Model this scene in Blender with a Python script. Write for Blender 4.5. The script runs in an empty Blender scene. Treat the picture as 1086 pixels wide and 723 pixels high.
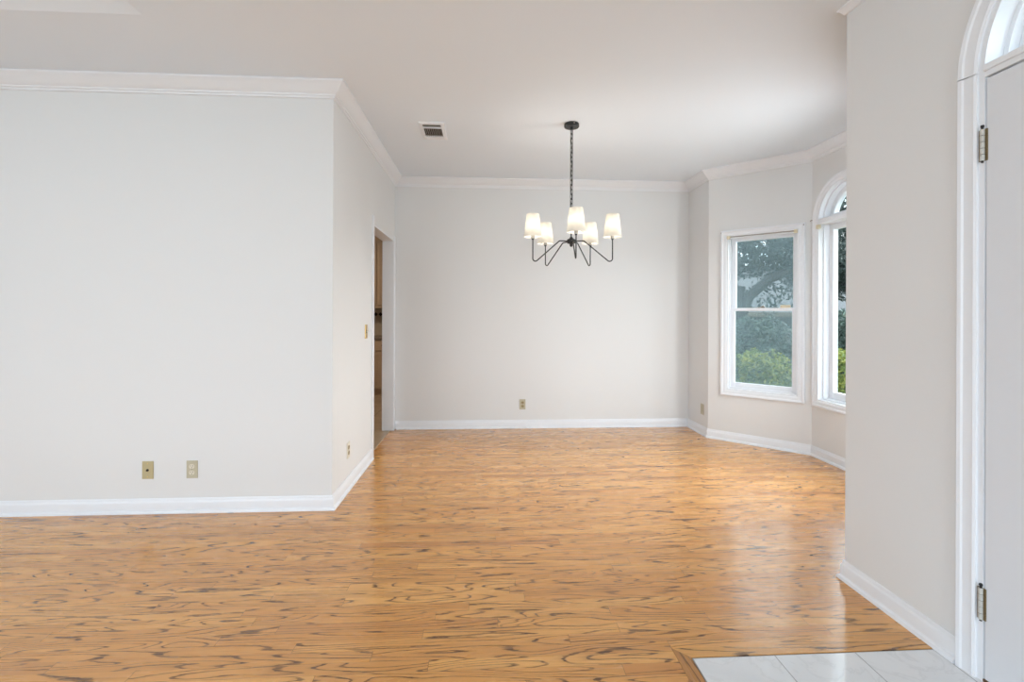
import bpy, bmesh, math, random
import numpy as np
from mathutils import Vector, Matrix, noise

S = bpy.context.scene
C = S.collection
PI = math.pi
R = math.radians
random.seed(7)

# ------------------------------------------------------------------ camera
W_PX, H_PX, F_PX = 1086, 723, 510.08
CAM_H = 1.268
cd = bpy.data.cameras.new('camera')
cam = bpy.data.objects.new('camera', cd)
C.objects.link(cam)
cd.sensor_fit = 'HORIZONTAL'
cd.sensor_width = 36.0
cd.lens = F_PX / W_PX * 36.0
cd.shift_y = -(361.5 - 332.185) / W_PX
cd.clip_start = 0.02
cam.matrix_world = (Matrix.Translation((0, 0, CAM_H)) @ Matrix.Rotation(R(-3.245), 4, 'Z')
                    @ Matrix.Rotation(R(90), 4, 'X') @ Matrix.Rotation(R(0.216), 4, 'Z'))
S.camera = cam

# ------------------------------------------------------------------ view, sky, sun
S.view_settings.view_transform = 'Standard'
S.view_settings.look = 'None'
S.view_settings.gamma = 1.0
S.view_settings.use_curve_mapping = False
S.view_settings.exposure = 0.14
wd = bpy.data.worlds.new('overcast_sky')
S.world = wd
wd.use_nodes = True
wn = wd.node_tree
bg = wn.nodes['Background']
bg.inputs['Color'].default_value = (0.87, 0.95, 1.0, 1)
bg.inputs['Strength'].default_value = 4.5


def sun(name, az, el, energy, angle, col):
    l = bpy.data.lights.new(name, 'SUN')
    l.energy = energy
    l.angle = R(angle)
    l.color = col
    o = bpy.data.objects.new(name, l)
    C.objects.link(o)
    d = Vector((math.sin(R(az)) * math.cos(R(el)), math.cos(R(az)) * math.cos(R(el)), math.sin(R(el))))
    o.rotation_euler = d.to_track_quat('Z', 'Y').to_euler()
    o.location = d * 30
    return o


sun('hazy_sun', 84, 19, 5.0, 44, (1.0, 0.97, 0.93))


def fill_light(name, loc, direction, sx, sy, power, col=(0.68, 0.85, 1.0)):  # area lamp for added fill from outside an opening
    l = bpy.data.lights.new(name, 'AREA')
    l.shape = 'RECTANGLE'
    l.size, l.size_y = sx, sy
    l.energy = power
    l.color = col
    o = bpy.data.objects.new(name, l)
    C.objects.link(o)
    o.location = loc
    o.rotation_euler = (-Vector(direction)).to_track_quat('Z', 'Y').to_euler()
    return o


# fill light added outside the hidden bay window to brighten the dining room
fill_light('bay_fill_light', (2.79, 2.93, 1.35), (-0.99, 0.0, -0.12), 0.62, 1.5, 62, (0.97, 0.975, 0.985))
# fill lights added outside unseen openings behind and to the left of the camera
fill_light('rear_fill_light', (-3.15, -3.38, 1.35), (0, 1, 2.8), 2.3, 2.0, 62)
fill_light('side_fill_light', (-5.20, -2.135, 1.30), (1, 0.35, 0.60), 1.7, 1.8, 78)
fill_light('rear_fill_light', (0.38, -3.38, 1.35), (0, 1, 2.8), 2.3, 2.0, 62)

# ------------------------------------------------------------------ material helpers


def mat(name):
    m = bpy.data.materials.new(name)
    m.use_nodes = True
    nt = m.node_tree
    return m, nt, nt.nodes['Principled BSDF']


def paint(name, col, rough=0.5, bump=0.0, scale=60, var=0.02, spec=0.5, metal=0.0):
    """A painted / plain surface with faint procedural mottling and texture."""
    m, nt, b = mat(name)
    tc = nt.nodes.new('ShaderNodeTexCoord')
    n = nt.nodes.new('ShaderNodeTexNoise')
    n.inputs['Scale'].default_value = scale
    n.inputs['Detail'].default_value = 3
    nt.links.new(tc.outputs['Object'], n.inputs['Vector'])
    r = nt.nodes.new('ShaderNodeMix')
    r.data_type = 'RGBA'
    a = [max(0, c * (1 - var)) for c in col]
    z = [min(1, c * (1 + var)) for c in col]
    r.inputs[6].default_value = (*a, 1)
    r.inputs[7].default_value = (*z, 1)
    nt.links.new(n.outputs['Fac'], r.inputs[0])
    nt.links.new(r.outputs[2], b.inputs['Base Color'])
    b.inputs['Roughness'].default_value = rough
    b.inputs['Specular IOR Level'].default_value = spec
    b.inputs['Metallic'].default_value = metal
    if bump:
        bp = nt.nodes.new('ShaderNodeBump')
        bp.inputs['Strength'].default_value = bump
        bp.inputs['Distance'].default_value = 0.002
        nt.links.new(n.outputs['Fac'], bp.inputs['Height'])
        nt.links.new(bp.outputs['Normal'], b.inputs['Normal'])
    return m


M = {}
M['wall'] = paint('greige_wall_paint', (0.775, 0.77, 0.765), 0.55, 0.05, 180, 0.01, 0.3)
M['ceiling'] = paint('ceiling_paint', (0.83, 0.885, 0.95), 0.8, 0.08, 220, 0.01, 0.2)
M['trim'] = paint('white_trim_paint', (0.83, 0.84, 0.87), 0.35, 0.0, 40, 0.01)
M['door'] = paint('door_paint', (0.74, 0.75, 0.78), 0.4, 0.0, 40, 0.01)
M['black'] = paint('black_metal', (0.009, 0.009, 0.010), 0.4, 0.0, 40, 0.1, 0.5, 0.0)
M['nickel'] = paint('aged_nickel', (0.33, 0.30, 0.26), 0.35, 0.0, 60, 0.2, 0.5, 1.0)
M['brass'] = paint('polished_brass', (0.72, 0.52, 0.22), 0.28, 0.0, 40, 0.1, 0.5, 1.0)
M['hinge'] = paint('worn_brass_hinge', (0.20, 0.15, 0.08), 0.4, 0.0, 300, 0.5, 0.5, 0.6)
M['hinge_paint'] = paint('paint_smeared_hinge', (0.55, 0.54, 0.50), 0.4, 0.0, 300, 0.3)
M['plate_tan'] = paint('tan_plate', (0.50, 0.42, 0.24), 0.35, 0.0, 40, 0.03)
M['plate_beige'] = paint('beige_plate', (0.52, 0.47, 0.34), 0.35, 0.0, 40, 0.03)
M['plate_white'] = paint('ivory_plate', (0.74, 0.70, 0.60), 0.35, 0.0, 40, 0.03)
M['recept'] = paint('ivory_receptacle', (0.72, 0.66, 0.54), 0.3, 0.0, 40, 0.03)
M['recept_tan'] = paint('tan_receptacle', (0.34, 0.26, 0.13), 0.3, 0.0, 40, 0.03)
M['dark'] = paint('dark_gap', (0.03, 0.025, 0.02), 0.8, 0.0, 40, 0.1)
M['duct'] = paint('duct_interior', (0.10, 0.085, 0.07), 0.8, 0.0, 40, 0.1)
M['vane'] = paint('vent_vane_metal', (0.42, 0.40, 0.37), 0.5, 0.0, 40, 0.1)
M['cream'] = paint('cream_bracket', (0.76, 0.68, 0.50), 0.4, 0.0, 40, 0.03)
M['cabinet'] = paint('pickled_oak_cabinet', (0.50, 0.36, 0.24), 0.45, 0.05, 30, 0.08)
M['granite'] = paint('granite_worktop', (0.20, 0.16, 0.12), 0.2, 0.0, 90, 0.7)
M['kitchen_wall'] = paint('kitchen_wall_paint', (0.40, 0.34, 0.27), 0.6, 0.0, 60, 0.02)
M['bulb'], _nt, _b = mat('lit_bulb')
_b.inputs['Emission Color'].default_value = (1, 0.93, 0.84, 1)
_b.inputs['Emission Strength'].default_value = 85
_b.inputs['Base Color'].default_value = (1, 0.95, 0.9, 1)

# lamp shade: white linen that lets its bulb glow through
m, nt, b = mat('white_linen_shade')
tc = nt.nodes.new('ShaderNodeTexCoord')
wv = nt.nodes.new('ShaderNodeTexNoise')
wv.inputs['Scale'].default_value = 500
nt.links.new(tc.outputs['Object'], wv.inputs['Vector'])
cr = nt.nodes.new('ShaderNodeMix')
cr.data_type = 'RGBA'
cr.inputs[6].default_value = (0.83, 0.80, 0.74, 1)
cr.inputs[7].default_value = (0.90, 0.88, 0.83, 1)
nt.links.new(wv.outputs['Fac'], cr.inputs[0])
df = nt.nodes.new('ShaderNodeBsdfDiffuse')
tr = nt.nodes.new('ShaderNodeBsdfTranslucent')
nt.links.new(cr.outputs[2], df.inputs['Color'])
nt.links.new(cr.outputs[2], tr.inputs['Color'])
mx = nt.nodes.new('ShaderNodeMixShader')
mx.inputs[0].default_value = 0.5
nt.links.new(df.outputs[0], mx.inputs[1])
nt.links.new(tr.outputs[0], mx.inputs[2])
nt.links.new(mx.outputs[0], nt.nodes['Material Output'].inputs['Surface'])
nt.nodes.remove(b)
M['shade'] = m


def glass(name, gloss=0.06):
    m, nt, b = mat(name)
    nt.nodes.remove(b)
    t = nt.nodes.new('ShaderNodeBsdfTransparent')
    t.inputs['Color'].default_value = (0.93, 0.96, 0.97, 1)
    g = nt.nodes.new('ShaderNodeBsdfGlossy')
    g.inputs['Roughness'].default_value = 0.02
    x = nt.nodes.new('ShaderNodeMixShader')
    x.inputs[0].default_value = gloss
    nt.links.new(t.outputs[0], x.inputs[1])
    nt.links.new(g.outputs[0], x.inputs[2])
    nt.links.new(x.outputs[0], nt.nodes['Material Output'].inputs['Surface'])
    return m


M['glass'] = glass('window_glass', 0.006)
# insect screen: fine grey mesh, mostly see-through, pale where daylight falls on it
m, nt, b = mat('insect_screen_mesh')
nt.nodes.remove(b)
t = nt.nodes.new('ShaderNodeBsdfTransparent')
d1 = nt.nodes.new('ShaderNodeBsdfDiffuse')
d1.inputs['Color'].default_value = (0.20, 0.26, 0.28, 1)
d2 = nt.nodes.new('ShaderNodeBsdfTranslucent')
d2.inputs['Color'].default_value = (0.20, 0.26, 0.28, 1)
x1 = nt.nodes.new('ShaderNodeMixShader')
nt.links.new(d1.outputs[0], x1.inputs[1])
nt.links.new(d2.outputs[0], x1.inputs[2])
x2 = nt.nodes.new('ShaderNodeMixShader')
tc = nt.nodes.new('ShaderNodeTexCoord')
ns = nt.nodes.new('ShaderNodeTexNoise')
ns.inputs['Scale'].default_value = 5
ns.inputs['Detail'].default_value = 2
nt.links.new(tc.outputs['Object'], ns.inputs['Vector'])
mr = nt.nodes.new('ShaderNodeMapRange')
mr.inputs['From Min'].default_value = 0.3
mr.inputs['From Max'].default_value = 0.7
mr.inputs['To Min'].default_value = 0.20
mr.inputs['To Max'].default_value = 0.32
nt.links.new(ns.outputs['Fac'], mr.inputs['Value'])
nt.links.new(mr.outputs[0], x2.inputs[0])
nt.links.new(t.outputs[0], x2.inputs[1])
nt.links.new(x1.outputs[0], x2.inputs[2])
nt.links.new(x2.outputs[0], nt.nodes['Material Output'].inputs['Surface'])
M['screen'] = m


class NG:
    """tiny node-graph helper"""

    def __init__(self, nt):
        self.nt = nt

    def put(self, sock, v):
        if hasattr(v, 'links') or isinstance(v, bpy.types.NodeSocket):
            self.nt.links.new(v, sock)
        else:
            sock.default_value = v

    def m(self, op, a, b=0.0, c=0.0):
        n = self.nt.nodes.new('ShaderNodeMath')
        n.operation = op
        self.put(n.inputs[0], a)
        self.put(n.inputs[1], b)
        self.put(n.inputs[2], c)
        return n.outputs[0]

    def xyz(self, x, y, z):
        n = self.nt.nodes.new('ShaderNodeCombineXYZ')
        self.put(n.inputs[0], x)
        self.put(n.inputs[1], y)
        self.put(n.inputs[2], z)
        return n.outputs[0]

    def white(self, v):
        n = self.nt.nodes.new('ShaderNodeTexWhiteNoise')
        n.noise_dimensions = '3D'
        self.put(n.inputs['Vector'], v)
        return n.outputs['Value'], n.outputs['Color']

    def noise(self, v, scale, detail=2.0, rough=0.5, dist=0.0):
        n = self.nt.nodes.new('ShaderNodeTexNoise')
        self.put(n.inputs['Vector'], v)
        n.inputs['Scale'].default_value = scale
        n.inputs['Detail'].default_value = detail
        n.inputs['Roughness'].default_value = rough
        n.inputs['Distortion'].default_value = dist
        return n.outputs['Fac']

    def rng(self, v, a, b, c=0.0, d=1.0, smooth=False):
        n = self.nt.nodes.new('ShaderNodeMapRange')
        if smooth:
            n.interpolation_type = 'SMOOTHSTEP'
        self.put(n.inputs['Value'], v)
        for k, q in (('From Min', a), ('From Max', b), ('To Min', c), ('To Max', d)):
            self.put(n.inputs[k], q)
        return n.outputs[0]

    def mix(self, f, a, b, mode='MIX'):
        n = self.nt.nodes.new('ShaderNodeMix')
        n.data_type = 'RGBA'
        n.blend_type = mode
        self.put(n.inputs[0], f)
        for s, v in ((n.inputs[6], a), (n.inputs[7], b)):
            if isinstance(v, tuple):
                s.default_value = (*v, 1)
            else:
                self.nt.links.new(v, s)
        return n.outputs[2]


def oak(name, plank=0.0572, length=0.95, along='x', tint=1.0):
    """strip oak floor: rows of boards, each with its own tone and cathedral grain"""
    m, nt, b = mat(name)
    g = NG(nt)
    tc = nt.nodes.new('ShaderNodeTexCoord')
    sp = nt.nodes.new('ShaderNodeSeparateXYZ')
    nt.links.new(tc.outputs['Object'], sp.inputs[0])
    x, y = sp.outputs[0], sp.outputs[1]
    if along == 'y':
        x, y = y, x
    row_f = g.m('DIVIDE', y, plank)
    row = g.m('FLOOR', row_f)
    rv, _ = g.white(g.xyz(row, 3.7, 1.3))
    len_r = g.m('MULTIPLY_ADD', rv, 0.5 * length, 0.75 * length)
    xs = g.m('MULTIPLY_ADD', rv, 17.31, x)
    col_f = g.m('DIVIDE', xs, len_r)
    col = g.m('FLOOR', col_f)
    idv, idc = g.white(g.xyz(row, col, 5.1))
    sid = nt.nodes.new('ShaderNodeSeparateColor')
    nt.links.new(idc, sid.inputs[0])
    i1, i2, i3 = sid.outputs[0], sid.outputs[1], sid.outputs[2]
    # cathedral growth lines: level lines of a stretched field, different on every board
    u = g.m('MULTIPLY_ADD', i1, 40.0, x)
    w = g.m('MULTIPLY_ADD', i2, 30.0, y)
    stretch = g.rng(i3, 0, 1, 0.6, 1.5)
    fld = g.noise(g.xyz(g.m('MULTIPLY', u, stretch), g.m('MULTIPLY', w, 11.0), i3), 1.0, 1.5, 0.45, 0.22)
    wob = g.noise(g.xyz(g.m('MULTIPLY', u, 22.0), g.m('MULTIPLY', w, 110.0), i1), 1.0, 2.0, 0.6)
    rings = g.m('FRACT', g.m('MULTIPLY_ADD', wob, 0.30, g.m('MULTIPLY', fld, 14.5)))
    line = g.m('MAXIMUM', g.rng(rings, 0.09, 0.20, 1.0, 0.0, True), g.rng(rings, 0.96, 1.0, 0.0, 1.0))
    line2 = g.rng(rings, 0.62, 1.0, 0.0, 0.55)
    ring_dark = g.m('MAXIMUM', line, g.m('POWER', line2, 2.0))
    patch = g.rng(g.noise(g.xyz(g.m('MULTIPLY', u, 3.0), g.m('MULTIPLY', w, 20.0), i2), 1.0, 2.0), 0.30, 0.50, 0.55, 1.0, True)
    ring_dark = g.m('MULTIPLY', ring_dark, patch)
    streak = g.noise(g.xyz(g.m('MULTIPLY', u, 14.0), g.m('MULTIPLY', w, 190.0), i2), 1.0, 2.0, 0.6)
    ring_dark = g.m('MULTIPLY', ring_dark, g.rng(streak, 0.34, 0.54, 0.5, 1.0))
    # straight fine pores
    pores = g.noise(g.xyz(g.m('MULTIPLY', u, 9.0), g.m('MULTIPLY', w, 260.0), i1), 1.0, 3.0, 0.6)
    pore_dark = g.rng(pores, 0.56, 0.74, 0.0, 0.45, True)
    tone = g.noise(g.xyz(g.m('MULTIPLY', u, 1.6), g.m('MULTIPLY', w, 14.0), i3), 1.0, 3.0)
    base = g.mix(g.rng(idv, 0, 1), tuple(c * tint for c in (0.70, 0.320, 0.088)), tuple(c * tint for c in (0.85, 0.445, 0.140)))
    base = g.mix(g.rng(tone, 0.3, 0.7, 0.0, 0.55), base, tuple(c * tint for c in (0.53, 0.225, 0.058)))
    red = g.m('MULTIPLY', g.rng(i2, 0.86, 1.0, 0, 1), 0.6)
    base = g.mix(red, base, (0.46, 0.18, 0.055))
    base = g.mix(g.m('MULTIPLY', pore_dark, 0.8), base, (0.26, 0.11, 0.035))
    base = g.mix(g.m('MULTIPLY', ring_dark, 0.93), base, (0.066, 0.025, 0.007))
    # seams between boards
    fy = g.m('FRACT', row_f)
    ey = g.m('MULTIPLY', g.m('MINIMUM', fy, g.m('SUBTRACT', 1.0, fy)), plank)
    fx = g.m('FRACT', col_f)
    ex = g.m('MULTIPLY', g.m('MINIMUM', fx, g.m('SUBTRACT', 1.0, fx)), len_r)
    seam = g.m('MAXIMUM', g.m('MULTIPLY', g.rng(ey, 0.0002, 0.0010, 1, 0), 0.45), g.rng(ex, 0.0004, 0.0016, 0.8, 0))
    base = g.mix(g.m('MULTIPLY', seam, 0.8), base, (0.10, 0.045, 0.016))
    nt.links.new(base, b.inputs['Base Color'])
    b.inputs['Roughness'].default_value = 0.30
    rr = g.rng(tone, 0.3, 0.7, 0.22, 0.32)
    nt.links.new(rr, b.inputs['Roughness'])
    b.inputs['Specular IOR Level'].default_value = 0.42
    b.inputs['Coat Weight'].default_value = 0.5
    b.inputs['Coat Roughness'].default_value = 0.15
    bp = nt.nodes.new('ShaderNodeBump')
    bp.inputs['Strength'].default_value = 0.12
    bp.inputs['Distance'].default_value = 0.001
    h = g.m('SUBTRACT', 1.0, g.m('MAXIMUM', seam, g.m('MULTIPLY', ring_dark, 0.3)))
    nt.links.new(h, bp.inputs['Height'])
    nt.links.new(bp.outputs['Normal'], b.inputs['Normal'])
    return m


M['oak'] = oak('strip_oak_floor')
M['oak_y'] = oak('oak_border_board', plank=0.3, length=3.0, along='y', tint=0.72)
M['oak_x'] = oak('oak_border_board_across', plank=0.3, length=3.0, along='x', tint=0.9)


def tile(name, size, ox, oy, c1, c2, grout, gw=0.004, rough=0.12):
    m, nt, b = mat(name)
    g = NG(nt)
    tc = nt.nodes.new('ShaderNodeTexCoord')
    sp = nt.nodes.new('ShaderNodeSeparateXYZ')
    nt.links.new(tc.outputs['Object'], sp.inputs[0])
    fx = g.m('DIVIDE', g.m('SUBTRACT', sp.outputs[0], ox), size)
    fy = g.m('DIVIDE', g.m('SUBTRACT', sp.outputs[1], oy), size)
    idv, _ = g.white(g.xyz(g.m('FLOOR', fx), g.m('FLOOR', fy), 2.0))
    n = g.noise(g.xyz(sp.outputs[0], sp.outputs[1], g.m('MULTIPLY', idv, 9.0)), 4.0, 5.0, 0.6, 1.2)
    vein = g.rng(g.m('ABSOLUTE', g.m('SUBTRACT', n, 0.5)), 0.0, 0.03, 0.35, 0.0)
    base = g.mix(g.rng(n, 0.3, 0.7), c1, c2)
    base = g.mix(vein, base, tuple(c * 0.8 for c in c1))
    ax, ay = g.m('FRACT', fx), g.m('FRACT', fy)
    e = g.m('MULTIPLY', g.m('MINIMUM', g.m('MINIMUM', ax, g.m('SUBTRACT', 1.0, ax)),
                            g.m('MINIMUM', ay, g.m('SUBTRACT', 1.0, ay))), size)
    gr = g.rng(e, gw * 0.4, gw * 0.6, 1.0, 0.0)
    base = g.mix(gr, base, grout)
    nt.links.new(base, b.inputs['Base Color'])
    nt.links.new(g.rng(gr, 0, 1, rough, 0.8), b.inputs['Roughness'])
    bp = nt.nodes.new('ShaderNodeBump')
    bp.inputs['Strength'].default_value = 0.3
    bp.inputs['Distance'].default_value = 0.002
    nt.links.new(g.m('SUBTRACT', 1.0, gr), bp.inputs['Height'])
    nt.links.new(bp.outputs['Normal'], b.inputs['Normal'])
    return m


M['marble'] = tile('white_marble_tile', 0.312, 0.769, 1.731, (0.76, 0.765, 0.775), (0.83, 0.83, 0.835), (0.36, 0.355, 0.35))
M['kitchen_tile'] = tile('tan_kitchen_tile', 0.33, -1.02, 4.0, (0.36, 0.26, 0.17), (0.46, 0.35, 0.24), (0.24, 0.18, 0.12), 0.006, 0.3)
M['splash'] = tile('beige_backsplash_tile', 0.10, 0, 0, (0.50, 0.43, 0.33), (0.56, 0.49, 0.38), (0.36, 0.30, 0.22), 0.004, 0.3)


def leaf_mat(name, c1, c2, c3):
    m, nt, b = mat(name)
    ge = nt.nodes.new('ShaderNodeNewGeometry')
    rp = nt.nodes.new('ShaderNodeValToRGB')
    rp.color_ramp.elements[0].color = (*c1, 1)
    rp.color_ramp.elements[1].color = (*c3, 1)
    e = rp.color_ramp.elements.new(0.5)
    e.color = (*c2, 1)
    nt.links.new(ge.outputs['Random Per Island'], rp.inputs[0])
    nt.links.new(rp.outputs[0], b.inputs['Base Color'])
    b.inputs['Roughness'].default_value = 0.5
    t = nt.nodes.new('ShaderNodeBsdfTranslucent')
    nt.links.new(rp.outputs[0], t.inputs['Color'])
    x = nt.nodes.new('ShaderNodeMixShader')
    x.inputs[0].default_value = 0.35
    nt.links.new(b.outputs[0], x.inputs[1])
    nt.links.new(t.outputs[0], x.inputs[2])
    nt.links.new(x.outputs[0], nt.nodes['Material Output'].inputs['Surface'])
    return m


M['leaf_bright'] = leaf_mat('light_green_leaves', (0.06, 0.10, 0.02), (0.16, 0.22, 0.04), (0.36, 0.36, 0.08))
M['leaf_dark'] = leaf_mat('blue_green_leaves', (0.016, 0.036, 0.027), (0.042, 0.075, 0.06), (0.13, 0.19, 0.155))
M['leaf_tree'] = leaf_mat('dark_tree_leaves', (0.012, 0.024, 0.021), (0.030, 0.050, 0.045), (0.09, 0.12, 0.11))
M['bark'] = paint('grey_bark', (0.035, 0.037, 0.037), 0.9, 0.6, 14, 0.5)
M['grass'] = paint('lawn_grass', (0.05, 0.075, 0.03), 0.9, 0.5, 30, 0.4)
M['siding'] = paint('grey_house_siding', (0.08, 0.08, 0.075), 0.8, 0.0, 5, 0.05)
M['shingle'] = paint('pale_roof_shingles', (0.10, 0.105, 0.11), 0.85, 0.3, 16, 0.4)
M['eave'] = paint('tan_eave_board', (0.12, 0.105, 0.08), 0.7, 0.0, 8, 0.05)

# ------------------------------------------------------------------ object helpers


def link(name, bm, material, parent=None, smooth=False, recalc=True):
    if recalc:
        bmesh.ops.recalc_face_normals(bm, faces=bm.faces[:])
    me = bpy.data.meshes.new(name)
    bm.to_mesh(me)
    bm.free()
    for mm in (material if isinstance(material, (list, tuple)) else [material]):
        me.materials.append(mm)
    if smooth:
        for p in me.polygons:
            p.use_smooth = True
        try:
            me.set_sharp_from_angle(angle=R(24))
        except Exception:
            pass
    o = bpy.data.objects.new(name, me)
    C.objects.link(o)
    if parent:
        o.parent = parent
    return o


def struct(o):
    o['kind'] = 'structure'
    return o


def thing(name, label, cat, loc=(0, 0, 0), rz=0.0, group=None):
    o = bpy.data.objects.new(name, None)
    o.empty_display_size = 0.1
    C.objects.link(o)
    o.location = loc
    o.rotation_euler = (0, 0, rz)
    if label:
        o['label'] = label
        o['category'] = cat
    if group:
        o['group'] = group
    return o


def tag(o, label, cat, group=None):
    o['label'] = label
    o['category'] = cat
    if group:
        o['group'] = group
    return o


def box(bm, x0, x1, y0, y1, z0, z1, bev=0.0, mi=0):
    r = bmesh.ops.create_cube(bm, size=1.0)
    vs = r['verts']
    for v in vs:
        v.co = Vector((x0 + (v.co.x + .5) * (x1 - x0), y0 + (v.co.y + .5) * (y1 - y0), z0 + (v.co.z + .5) * (z1 - z0)))
    fs = list({f for v in vs for f in v.link_faces})
    for f in fs:
        f.material_index = mi
    if bev > 0:
        es = list({e for v in vs for e in v.link_edges})
        bmesh.ops.bevel(bm, geom=es, offset=bev, segments=2, affect='EDGES', profile=0.6)
    return vs


def lathe(bm, prof, seg=32, cx=0, cy=0, cap=True, mi=0):
    """prof: list of (r, z)"""
    rings = []
    for r, z in prof:
        if r < 1e-6:
            rings.append([bm.verts.new((cx, cy, z))])
        else:
            rings.append([bm.verts.new((cx + r * math.cos(2 * PI * k / seg), cy + r * math.sin(2 * PI * k / seg), z)) for k in range(seg)])
    for a, b_ in zip(rings[:-1], rings[1:]):
        for k in range(seg):
            q = []
            for v in (a[k % len(a)], a[(k + 1) % len(a)], b_[(k + 1) % len(b_)], b_[k % len(b_)]):
                if v not in q:
                    q.append(v)
            if len(q) >= 3:
                f = bm.faces.new(q)
                f.material_index = mi
    if cap:
        for rg in (rings[0], rings[-1]):
            if len(rg) > 2:
                bm.faces.new(rg).material_index = mi


def tube(bm, pts, rad, seg=10, closed=False, mi=0):
    """round tube through 3-D points, parallel-transport frame; rad number or list"""
    P = [Vector(p) for p in pts]
    n = len(P)
    rads = rad if isinstance(rad, (list, tuple)) else [rad] * n
    T = []
    for i in range(n):
        if closed:
            t = P[(i + 1) % n] - P[i - 1]
        else:
            t = P[min(i + 1, n - 1)] - P[max(i - 1, 0)]
        T.append(t.normalized())
    ref = Vector((0, 0, 1)) if abs(T[0].z) < 0.9 else Vector((1, 0, 0))
    N = T[0].cross(ref).normalized()
    rings = []
    for i in range(n):
        if i:
            q = T[i - 1].rotation_difference(T[i])
            N = q @ N
        B = T[i].cross(N).normalized()
        rings.append([bm.verts.new(P[i] + (N * math.cos(2 * PI * k / seg) + B * math.sin(2 * PI * k / seg)) * rads[i]) for k in range(seg)])
    pairs = list(zip(rings[:-1], rings[1:]))
    if closed:
        pairs.append((rings[-1], rings[0]))
    for a, b_ in pairs:
        for k in range(seg):
            f = bm.faces.new((a[k], a[(k + 1) % seg], b_[(k + 1) % seg], b_[k]))
            f.material_index = mi
    if not closed:
        bm.faces.new(rings[0])
        bm.faces.new(rings[-1])


def miters(path, closed):
    """left-hand mitre vectors of a 2-D path"""
    n = len(path)
    out = []
    for i in range(n):
        p = Vector(path[i])
        a = Vector(path[i - 1]) if (i > 0 or closed) else None
        b_ = Vector(path[(i + 1) % n]) if (i < n - 1 or closed) else None
        ns = []
        for q0, q1 in ((a, p), (p, b_)):
            if q0 is None or q1 is None:
                continue
            t = (q1 - q0).normalized()
            ns.append(Vector((-t.y, t.x)))
        if len(ns) == 1:
            out.append(ns[0])
        else:
            s = (ns[0] + ns[1])
            out.append(s / (1 + ns[0].dot(ns[1])))
    return out


def sweep(bm, path, closed, prof, to3d, mi=0):
    """sweep a closed profile [(offset to the left, other)] along a 2-D path"""
    ms = miters(path, closed)
    rings = [[bm.verts.new(to3d(Vector(p) + m_ * o, q)) for o, q in prof] for p, m_ in zip(path, ms)]
    k = len(prof)
    pairs = list(zip(rings[:-1], rings[1:]))
    if closed:
        pairs.append((rings[-1], rings[0]))
    for a, b_ in pairs:
        for i in range(k):
            bm.faces.new((a[i], a[(i + 1) % k], b_[(i + 1) % k], b_[i])).material_index = mi
    if not closed:
        bm.faces.new(rings[0])
        bm.faces.new(rings[-1])


def slab(bm, loops, z0, z1):
    """horizontal slab from an outline and hole loops"""
    prism(bm, loops, lambda p: Vector((p[0], p[1], z1)), lambda p: Vector((p[0], p[1], z0)))


def prism(bm, loops, fa, fb):
    sides = []
    for fn in (fa, fb):
        es = []
        rings = []
        for lp in loops:
            vs = [bm.verts.new(fn(p)) for p in lp]
            rings.append(vs)
            for i in range(len(vs)):
                es.append(bm.edges.new((vs[i], vs[(i + 1) % len(vs)])))
        bmesh.ops.triangle_fill(bm, use_beauty=True, use_dissolve=False, edges=es)
        sides.append(rings)
    for ra, rb in zip(*sides):
        n = len(ra)
        for i in range(n):
            bm.faces.new((ra[i], ra[(i + 1) % n], rb[(i + 1) % n], rb[i]))


# ------------------------------------------------------------------ room plan
H = 2.74
V = [(1.73, -3.2), (1.73, 2.213), (2.298, 2.213), (2.298, 2.767), (2.952, 3.412), (2.952, 4.183),
     (2.298, 4.828), (2.298, 5.311), (-0.98, 5.311), (-0.98, 3.165), (-5.0, 3.165), (-5.0, -3.2)]
NV = len(V)
SEG = ['right', 'pier', 'bay_return_right', 'bay_right', 'bay_center', 'bay_left', 'bay_return_left',
       'back', 'doorway', 'left', 'far_left', 'rear']
THICK = [0.16, 0.12, 0.16, 0.16, 0.16, 0.16, 0.16, 0.12, 0.115, 0.115, 0.16, 0.16]
Vv = [Vector(p) for p in V]
Tn = [(Vv[(i + 1) % NV] - Vv[i]).normalized() for i in range(NV)]
Ln = [(Vv[(i + 1) % NV] - Vv[i]).length for i in range(NV)]
Nn = [Vector((-t.y, t.x)) for t in Tn]      # into the room


def outer_vertex(i):
    """corner of the outer faces of segments i-1 and i"""
    a, b_ = (i - 1) % NV, i
    pa = Vv[i] - Nn[a] * THICK[a]
    pb = Vv[i] - Nn[b_] * THICK[b_]
    ta, tb = Tn[a], Tn[b_]
    den = ta.x * tb.y - ta.y * tb.x
    k = ((pb - pa).x * tb.y - (pb - pa).y * tb.x) / den
    return pa + ta * k


OUT = [outer_vertex(i) for i in range(NV)]


def wall(i, outline=None, holes=(), name=None):
    L = Ln[i]
    outline = outline or [(0, 0), (L, 0), (L, H), (0, H)]
    j = (i + 1) % NV

    def fa(p):
        q = Vv[i] + Tn[i] * p[0]
        return Vector((q.x, q.y, p[1]))

    def fb(p):
        if p[0] <= 1e-6:
            q = OUT[i]
        elif p[0] >= L - 1e-6:
            q = OUT[j]
        else:
            q = Vv[i] + Tn[i] * p[0] - Nn[i] * THICK[i]
        return Vector((q.x, q.y, p[1]))
    bm = bmesh.new()
    prism(bm, [outline] + list(holes), fa, fb)
    return struct(link('wall_' + SEG[i], bm, M['wall']))


def arch_pts(c, r, spring, n=24, a0=0.0, a1=PI):
    return [(c + r * math.cos(a0 + (a1 - a0) * k / n), spring + r * math.sin(a0 + (a1 - a0) * k / n)) for k in range(n + 1)]


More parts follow.
